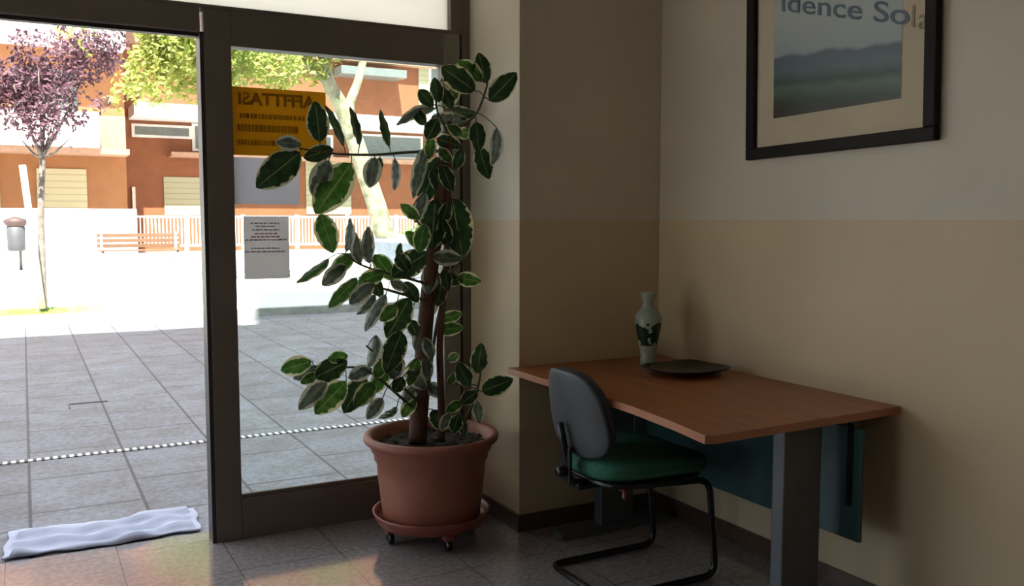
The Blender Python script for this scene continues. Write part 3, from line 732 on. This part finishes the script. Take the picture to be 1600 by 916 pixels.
def make_leaf(bp, tp_, wpx, br, kind):
    P, pts = bpl[br]
    # depth: near the closest point of its branch
    best = min(pts, key=lambda q: (q[0] - bp[0]) ** 2 + (q[1] - bp[1]) ** 2)
    Yb = best[2] + random.uniform(-.03, .03)
    Yt = Yb + random.uniform(-.06, .04)
    Yb = min(Yb, 3.70); Yt = min(Yt, 3.72)
    A, B = U(bp[0], bp[1], 1, Yb), U(tp_[0], tp_[1], 1, Yt)
    if max(A.x, B.x) > PX - .02 and max(A.y, B.y) > WY - .03:
        A, B = U(bp[0], bp[1], 1, 3.32), U(tp_[0], tp_[1], 1, 3.30)
    B = A + (B - A) * 1.09
    L = (B - A).length; ax = (B - A).normalized(); view = (A - Vector((0, 0, EYE))); depth = view.dot(FWD); view.normalize()
    side = ax.cross(view).normalized(); nrm = side.cross(ax).normalized()
    wp = wpx * depth / FPX * 1.65; wp = min(wp, .60 * L); wt = max(wp, min(.50 * L, .085), .03)
    ang = math.acos(min(1, wp / wt)) * random.choice((-1, 1))
    s2 = side * math.cos(ang) + nrm * math.sin(ang); n2 = s2.cross(ax).normalized()
    bm = bmesh.new(); uvl = bm.loops.layers.uv.new('uv')
    NV, NU = 14, 6; g_ = []
    bend = random.uniform(-.05, .09) * L; fold = random.uniform(.06, .22)
    for j in range(NV + 1):
        v = j / NV; wv = (math.sin(PI * v ** .92) ** .62) * (1 - .12 * v) if 0 < v < 1 else 0.0
        row = []
        for i in range(NU + 1):
            u = i / NU * 2 - 1
            off = s2 * (u * wt / 2 * wv) + n2 * (fold * abs(u) * wt / 2 * wv + bend * math.sin(PI * v) + .002 * math.sin(v * 22 + u * 3))
            row.append((bm.verts.new(A + ax * (L * v) + off), (i / NU, v)))
        g_.append(row)
    for j in range(NV):
        for i in range(NU):
            q = (g_[j][i], g_[j][i + 1], g_[j + 1][i + 1], g_[j + 1][i])
            f = bm.faces.new([a[0] for a in q]); f.smooth = True
            for l, a in zip(f.loops, q): l[uvl].uv = a[1]
    near = min(P, key=lambda q: (q - A).length)
    bmesh.ops.remove_doubles(bm, verts=bm.verts, dist=1e-5)
    if .004 < (near - A).length < .22:
        mb = MB(); mb.bm = bm; mb.mi = 1
        mb.tube(spline([near, near.lerp(A, .5) + Vector((0, 0, .008)), A, A + ax * .01], 3), .0022, 5)
    me = bpy.data.meshes.new('leaf'); par = bo[br]
    bmesh.ops.translate(bm, verts=bm.verts, vec=-wloc(par)); bm.to_mesh(me); bm.free()
    me.materials.append(M['ficus_' + kind]); me.materials.append(M['twig'])
    o = bpy.data.objects.new('leaf', me); COL.objects.link(o); o.parent = par
for l in LV: make_leaf(*l)
tag(pl, 'tall variegated rubber plant in a terracotta pot beside the glass', 'potted plant')

# ------------------------------------------------------------------ outside: trees
def foliage(name, m, blobs, n, size, parent, seed):
    rnd = random.Random(seed); vs, fs = [], []
    tot = sum(b[3] * b[4] * b[5] for b in blobs)
    for (cx, cy, cz, rx, ry, rz) in blobs:
        for i in range(int(n * rx * ry * rz / tot)):
            while True:
                p = Vector((rnd.uniform(-1, 1), rnd.uniform(-1, 1), rnd.uniform(-1, 1)))
                if .15 < p.length < 1: break
            p = Vector((cx + p.x * rx, cy + p.y * ry, cz + p.z * rz))
            a = Vector((rnd.gauss(0, 1), rnd.gauss(0, 1), rnd.gauss(0, 1))).normalized(); b = a.orthogonal().normalized()
            s_ = size * rnd.uniform(.6, 1.3); k = len(vs)
            vs += [p - a * s_, p - b * s_ * .5, p + a * s_, p + b * s_ * .5]; fs.append((k, k + 1, k + 2, k + 3))
    me = bpy.data.meshes.new(name); o_ = wloc(parent); me.from_pydata([tuple(v - o_) for v in vs], [], fs); me.materials.append(m)
    o = bpy.data.objects.new(name, me); COL.objects.link(o); o.parent = parent; return o
TY = 13.95
def T(px, py, Y=TY): return U(px, py, 1, Y)
tb = T(68, 489); tb.z = .10
pt = empty('purple_tree', tb)
MB().tube(spline([tb, T(66, 420), T(64, 330), T(66, 262), T(66, 238)], 5), [.055 - .02 * i / 20 for i in range(21)], 10).build('trunk', M['stem'], pt)
bb = MB()
for e in ((40, 180), (60, 110), (92, 150), (110, 215), (35, 220), (75, 60), (130, 120), (20, 130), (88, 190)):
    q = T(*e, TY + random.uniform(-.4, .4)); s0 = T(66, 244)
    bb.tube(spline([s0, s0.lerp(q, .4) + Vector((0, 0, -.06)), q], 4), [.026 - .018 * i / 8 for i in range(9)], 6)
bb.build('boughs', M['stem'], pt)
bl = []
rr = random.Random(3)
for (px, py, rp) in ((45, 75, 30), (30, 130, 45), (70, 150, 48), (100, 110, 42), (140, 90, 42), (165, 60, 34), (60, 190, 34), (120, 185, 22), (20, 175, 30), (155, 160, 18), (95, 60, 24), (-25, 130, 45), (-60, 120, 40), (60, 225, 15), (105, 232, 8), (175, 95, 20)):
    p = T(px, py, TY + rr.uniform(-.35, .35)); r3 = rp / FPX * 12.6; bl.append((p.x, p.y, p.z, r3, r3, r3))
foliage('foliage', M['purple'], bl, 5200, .042, pt, 5)
tag(pt, 'small purple leaved tree on a thin trunk in the grass strip', 'tree')
sk = MB().tube([T(66, 482, TY - .25), T(35, 258, TY - .45)], .042, 8).build('tree_stake', M['stake'])
tag(sk, 'leaning pale timber stake beside the purple tree', 'stake')

# plane tree rising from the round planter
PYD = 19.0
plb = U(655, 455, 1, PYD); plc = Vector((plb.x, PYD, .10))
pz1 = U(655, 372, 1, PYD).z
prx = (U(655, 400, 1, PYD) - U(588, 400, 1, PYD)).length
plant_ = MB().lathe([(0, 0), (prx * .93, 0), (prx, .06), (prx, pz1 - .22), (prx * 1.03, pz1 - .2), (prx * 1.03, pz1 - .1), (prx * .92, pz1 - .1), (prx * .9, pz1 - .25), (0, pz1 - .25)], plc, 40).build('round_planter', M['planter'])
tag(plant_, 'large round white planter at the foot of the mottled tree', 'planter')
ptb = plc + Vector((-.35, 0, pz1 - .255))
pt2 = empty('mottled_tree', ptb)
def Q(px, py, d=0): return U(px, py, 1, PYD + d)
main = spline([ptb, Q(604, 372), Q(588, 320), Q(568, 260), Q(550, 205)], 5)
MB().tube(main, [.24 - .06 * i / 20 for i in range(21)], 14).build('trunk', M['plane'], pt2)
for pts, r0 in (([Q(552, 212), Q(532, 165), Q(512, 125), Q(500, 60)], .20), ([Q(550, 205), Q(546, 165), Q(560, 125), Q(575, 60)], .13), ([Q(528, 150), Q(480, 100), Q(400, 60)], .10)):
    P = spline(pts, 5); MB().tube(P, [r0 * (1 - .45 * i / (len(P) - 1)) for i in range(len(P))], 12).build('bough', M['plane'], pt2)
bl = []
rr = random.Random(9)
for (px, py, rp) in ((270, 80, 45), (235, 110, 38), (205, 135, 26), (300, 110, 50), (330, 60, 60), (260, 40, 50), (380, 95, 42), (430, 100, 42), (480, 95, 40), (520, 70, 32), (350, 130, 30), (180, 160, 14), (400, 40, 60), (500, 20, 60), (300, 20, 50), (250, 150, 20), (440, 130, 15), (600, 50, 30), (120, 60, 28)):
    p = Q(px, py, rr.uniform(-1.2, .8)); r3 = rp / FPX * 18.5; bl.append((p.x, p.y, p.z, r3, r3, r3))
foliage('foliage', M['yellowgreen'], bl, 9500, .085, pt2, 8)
tag(pt2, 'tree with mottled pale trunk and yellow green leaves growing in the planter', 'tree')
bs = empty('planter_bush', plc + Vector((.35, 0, pz1 - .15)))
bl = [(plc.x + x, PYD + y, plc.z + pz1 + z, r3, r3, r3) for x, y, z, r3 in ((.1, -.2, .0, .30), (.5, 0, .05, .32), (.8, -.1, 0, .24), (-.1, .3, -.05, .25), (.45, -.4, -.02, .22))]
foliage('foliage', M['bush'], bl, 1500, .05, bs, 4)
MB().tube([plc + Vector((.35, 0, pz1 - .25)), plc + Vector((.40, 0, pz1 + .1))], .03, 6).build('stem', M['stem'], bs)
tag(bs, 'low green bush filling the round white planter', 'bush')

# bench, litter bin, fence
GZ = .10
def far(px, py, Y): return U(px, py, 1, Y)
BYd = 27.0
xL, xR = far(152, 380, BYd).x, far(283, 380, BYd).x
bz = lambda y: far(217, y, BYd).z
be = empty('park_bench', ((xL + xR) / 2, BYd, GZ))
for i in range(3): MB().box(xL, xR, BYd + .22, BYd + .25, bz(366 + 8 * i + 5), bz(366 + 8 * i - 1), .005).build('back_slat', M['benchwood'], be)
for i in range(4): MB().box(xL, xR, BYd - .25 + i * .11, BYd - .16 + i * .11, bz(391) - .02, bz(391) + .02, .005).build('seat_slat', M['benchwood'], be)
for x in (xL + .12, xR - .12):
    MB().box(x - .03, x + .03, BYd - .24, BYd - .19, GZ, bz(391) - .02).box(x - .03, x + .03, BYd + .17, BYd + .22, GZ, bz(362)).box(x - .03, x + .03, BYd - .24, BYd + .2, bz(391) - .06, bz(391) - .02).build('leg', M['lightgrey'], be)
tag(be, 'slatted wooden park bench facing the plaza in full sun', 'bench')

LBY = 26.0
lb = far(33, 418, LBY); lb.z = GZ
bn = empty('litter_bin', lb)
zz = lambda y: far(28, y, LBY).z
MB().tube([lb, (lb.x, lb.y, zz(345))], .035, 8).build('post', M['iron'], bn)
MB().lathe([(0, zz(392)), (.17, zz(392)), (.20, zz(390)), (.21, zz(355)), (.19, zz(354)), (.18, zz(388)), (0, zz(388))], (lb.x - .08, lb.y - .22, 0), 24).build('bucket', M['binbody'], bn)
MB().lathe([(.20, zz(354)), (.27, zz(348)), (.27, zz(344)), (.06, zz(339)), (0, zz(338))], (lb.x - .08, lb.y - .22, 0), 24).build('lid', M['binlid'], bn)
tag(bn, 'grey litter bin with brown lid on a post left of the purple tree', 'litter bin')

FYD = 37.0
fx0, fx1 = far(197, 360, FYD).x, far(690, 360, FYD).x
ft, fb = far(260, 337, FYD).z, far(260, 386, FYD).z
fb = max(fb, GZ + .05)
fe = empty('picket_fence', ((fx0 + fx1) / 2, FYD, GZ))
bx('top_rail', M['white'], fx0, fx1, FYD - .03, FYD + .03, ft - .08, ft, fe); bx('bottom_rail', M['white'], fx0, fx1, FYD - .03, FYD + .03, fb, fb + .08, fe)
x = fx0 + .1; n = 0
while x < fx1 and n < 98:
    bx('picket', M['white'], x - .024, x + .024, FYD - .015, FYD + .015, fb + .08, ft - .08, fe); x += (fx1 - fx0) / 96; n += 1
for i in range(7):
    x = fx0 + (fx1 - fx0) * i / 6; bx('post', M['white'], x - .07, x + .07, FYD - .05, FYD + .05, GZ, ft + .05, fe)
tag(fe, 'white railing of upright bars in front of the rust coloured building', 'fence')

# ------------------------------------------------------------------ opposite buildings
A = 34.0
xc = far(197, 250, A).x                        # right corner of the orange block
za = lambda y: far(100, y, A).z
ab = empty('apartment_block', (xc - 8, A, GZ))
bx('wall', M['orange'], xc - 22, xc, A, A + 4.9, GZ, 15, ab)
bx('corner_pier', M['pinkish'], xc - .9, xc + .0, A - .12, A, za(235), za(178), ab)
bx('balcony', M['white'], xc - 22, xc - .9, A - 1.4, A, za(234), za(180), ab, .02)
bx('balcony', M['white'], xc - 22, xc, A - 1.2, A, za(76), za(22), ab, .02)
bx('ledge', M['pinkish'], xc - 22, xc, A - 1.25, A, za(238) - .1, za(234), ab)
for a_, b_ in ((58, 136), (-60, 0)):
    bx('roller_shutter', M['shutter'], far(a_, 300, A).x, far(b_, 300, A).x, A - .05, A, GZ + .6, za(264), ab)
for a_, b_ in ((20, 120), (-120, -20)):
    s_ = bx('window', M['dkglass'], far(a_, 120, A).x, far(b_, 120, A).x, A - .04, A, za(178), za(110), ab)
tag(ab, 'orange apartment block with white balcony behind the purple tree', 'building')
gw = MB().box(xc - 22, xc - .02, A - 3.0, A - 2.75, GZ, far(100, 326, A - 3).z, .02).build('garden_wall', M['white'])
tag(gw, 'white garden wall in front of the orange apartment block', 'wall')

B = 39.0
zb_ = lambda y, px=260: far(px, y, B).z
rb = empty('rust_building', (xc + 10, B, GZ))
bx('wall', M['rust'], xc + .02, xc + 34, B, B + 10, GZ, 17, rb)
x1_, x2_ = xc - .4, xc + 34
bx('floor_slab', M['white'], x1_ + 1.0, x2_, B - 2.2, B, zb_(190), zb_(172), rb, .02)
bx('balcony_ledge', M['pinkish'], far(262, 230, B).x, x2_, B - .9, B, zb_(246), zb_(239), rb, .02)
for a_, b_, t_, bt in ((206, 300, 193, 214), (300, 350, 193, 236), (545, 660, 208, 246), (440, 520, 208, 246), (670, 760, 100, 190)):
    w_ = bx('window', M['lightgrey'], far(a_, 220, B).x, far(b_, 220, B).x, B - .06, B, zb_(bt, a_), zb_(t_, a_), rb)
    xx0, xx1 = far(a_, 220, B).x, far(b_, 220, B).x
    bx('pane', M['dkglass'], xx0 + .12, xx1 - .12, B - .075, B - .06, zb_(bt, a_) + .1, zb_(t_, a_) - .1, w_)
for a_, b_, t_, bt in ((256, 312, 276, 336), (478, 548, 250, 335), (655, 690, 104, 190)):
    bx('roller_shutter', M['shutter2'], far(a_, 300, B).x, far(b_, 300, B).x, B - .05, B, max(GZ, zb_(bt, a_)), zb_(t_, a_), rb)
bx('cornice', M['pinkish'], xc, x2_, B - .5, B, zb_(102, 600), zb_(84, 600), rb)
bx('awning', M['dkglass'], far(520, 110, B).x, far(620, 110, B).x, B - 1.2, B, zb_(124, 570), zb_(112, 570), rb)
bx('downpipe', M['stake'], far(206, 300, B).x, far(211, 300, B).x, B - .12, B, GZ, zb_(293), rb)
tag(rb, 'rust coloured building with pale shutters set back behind the railing', 'building')
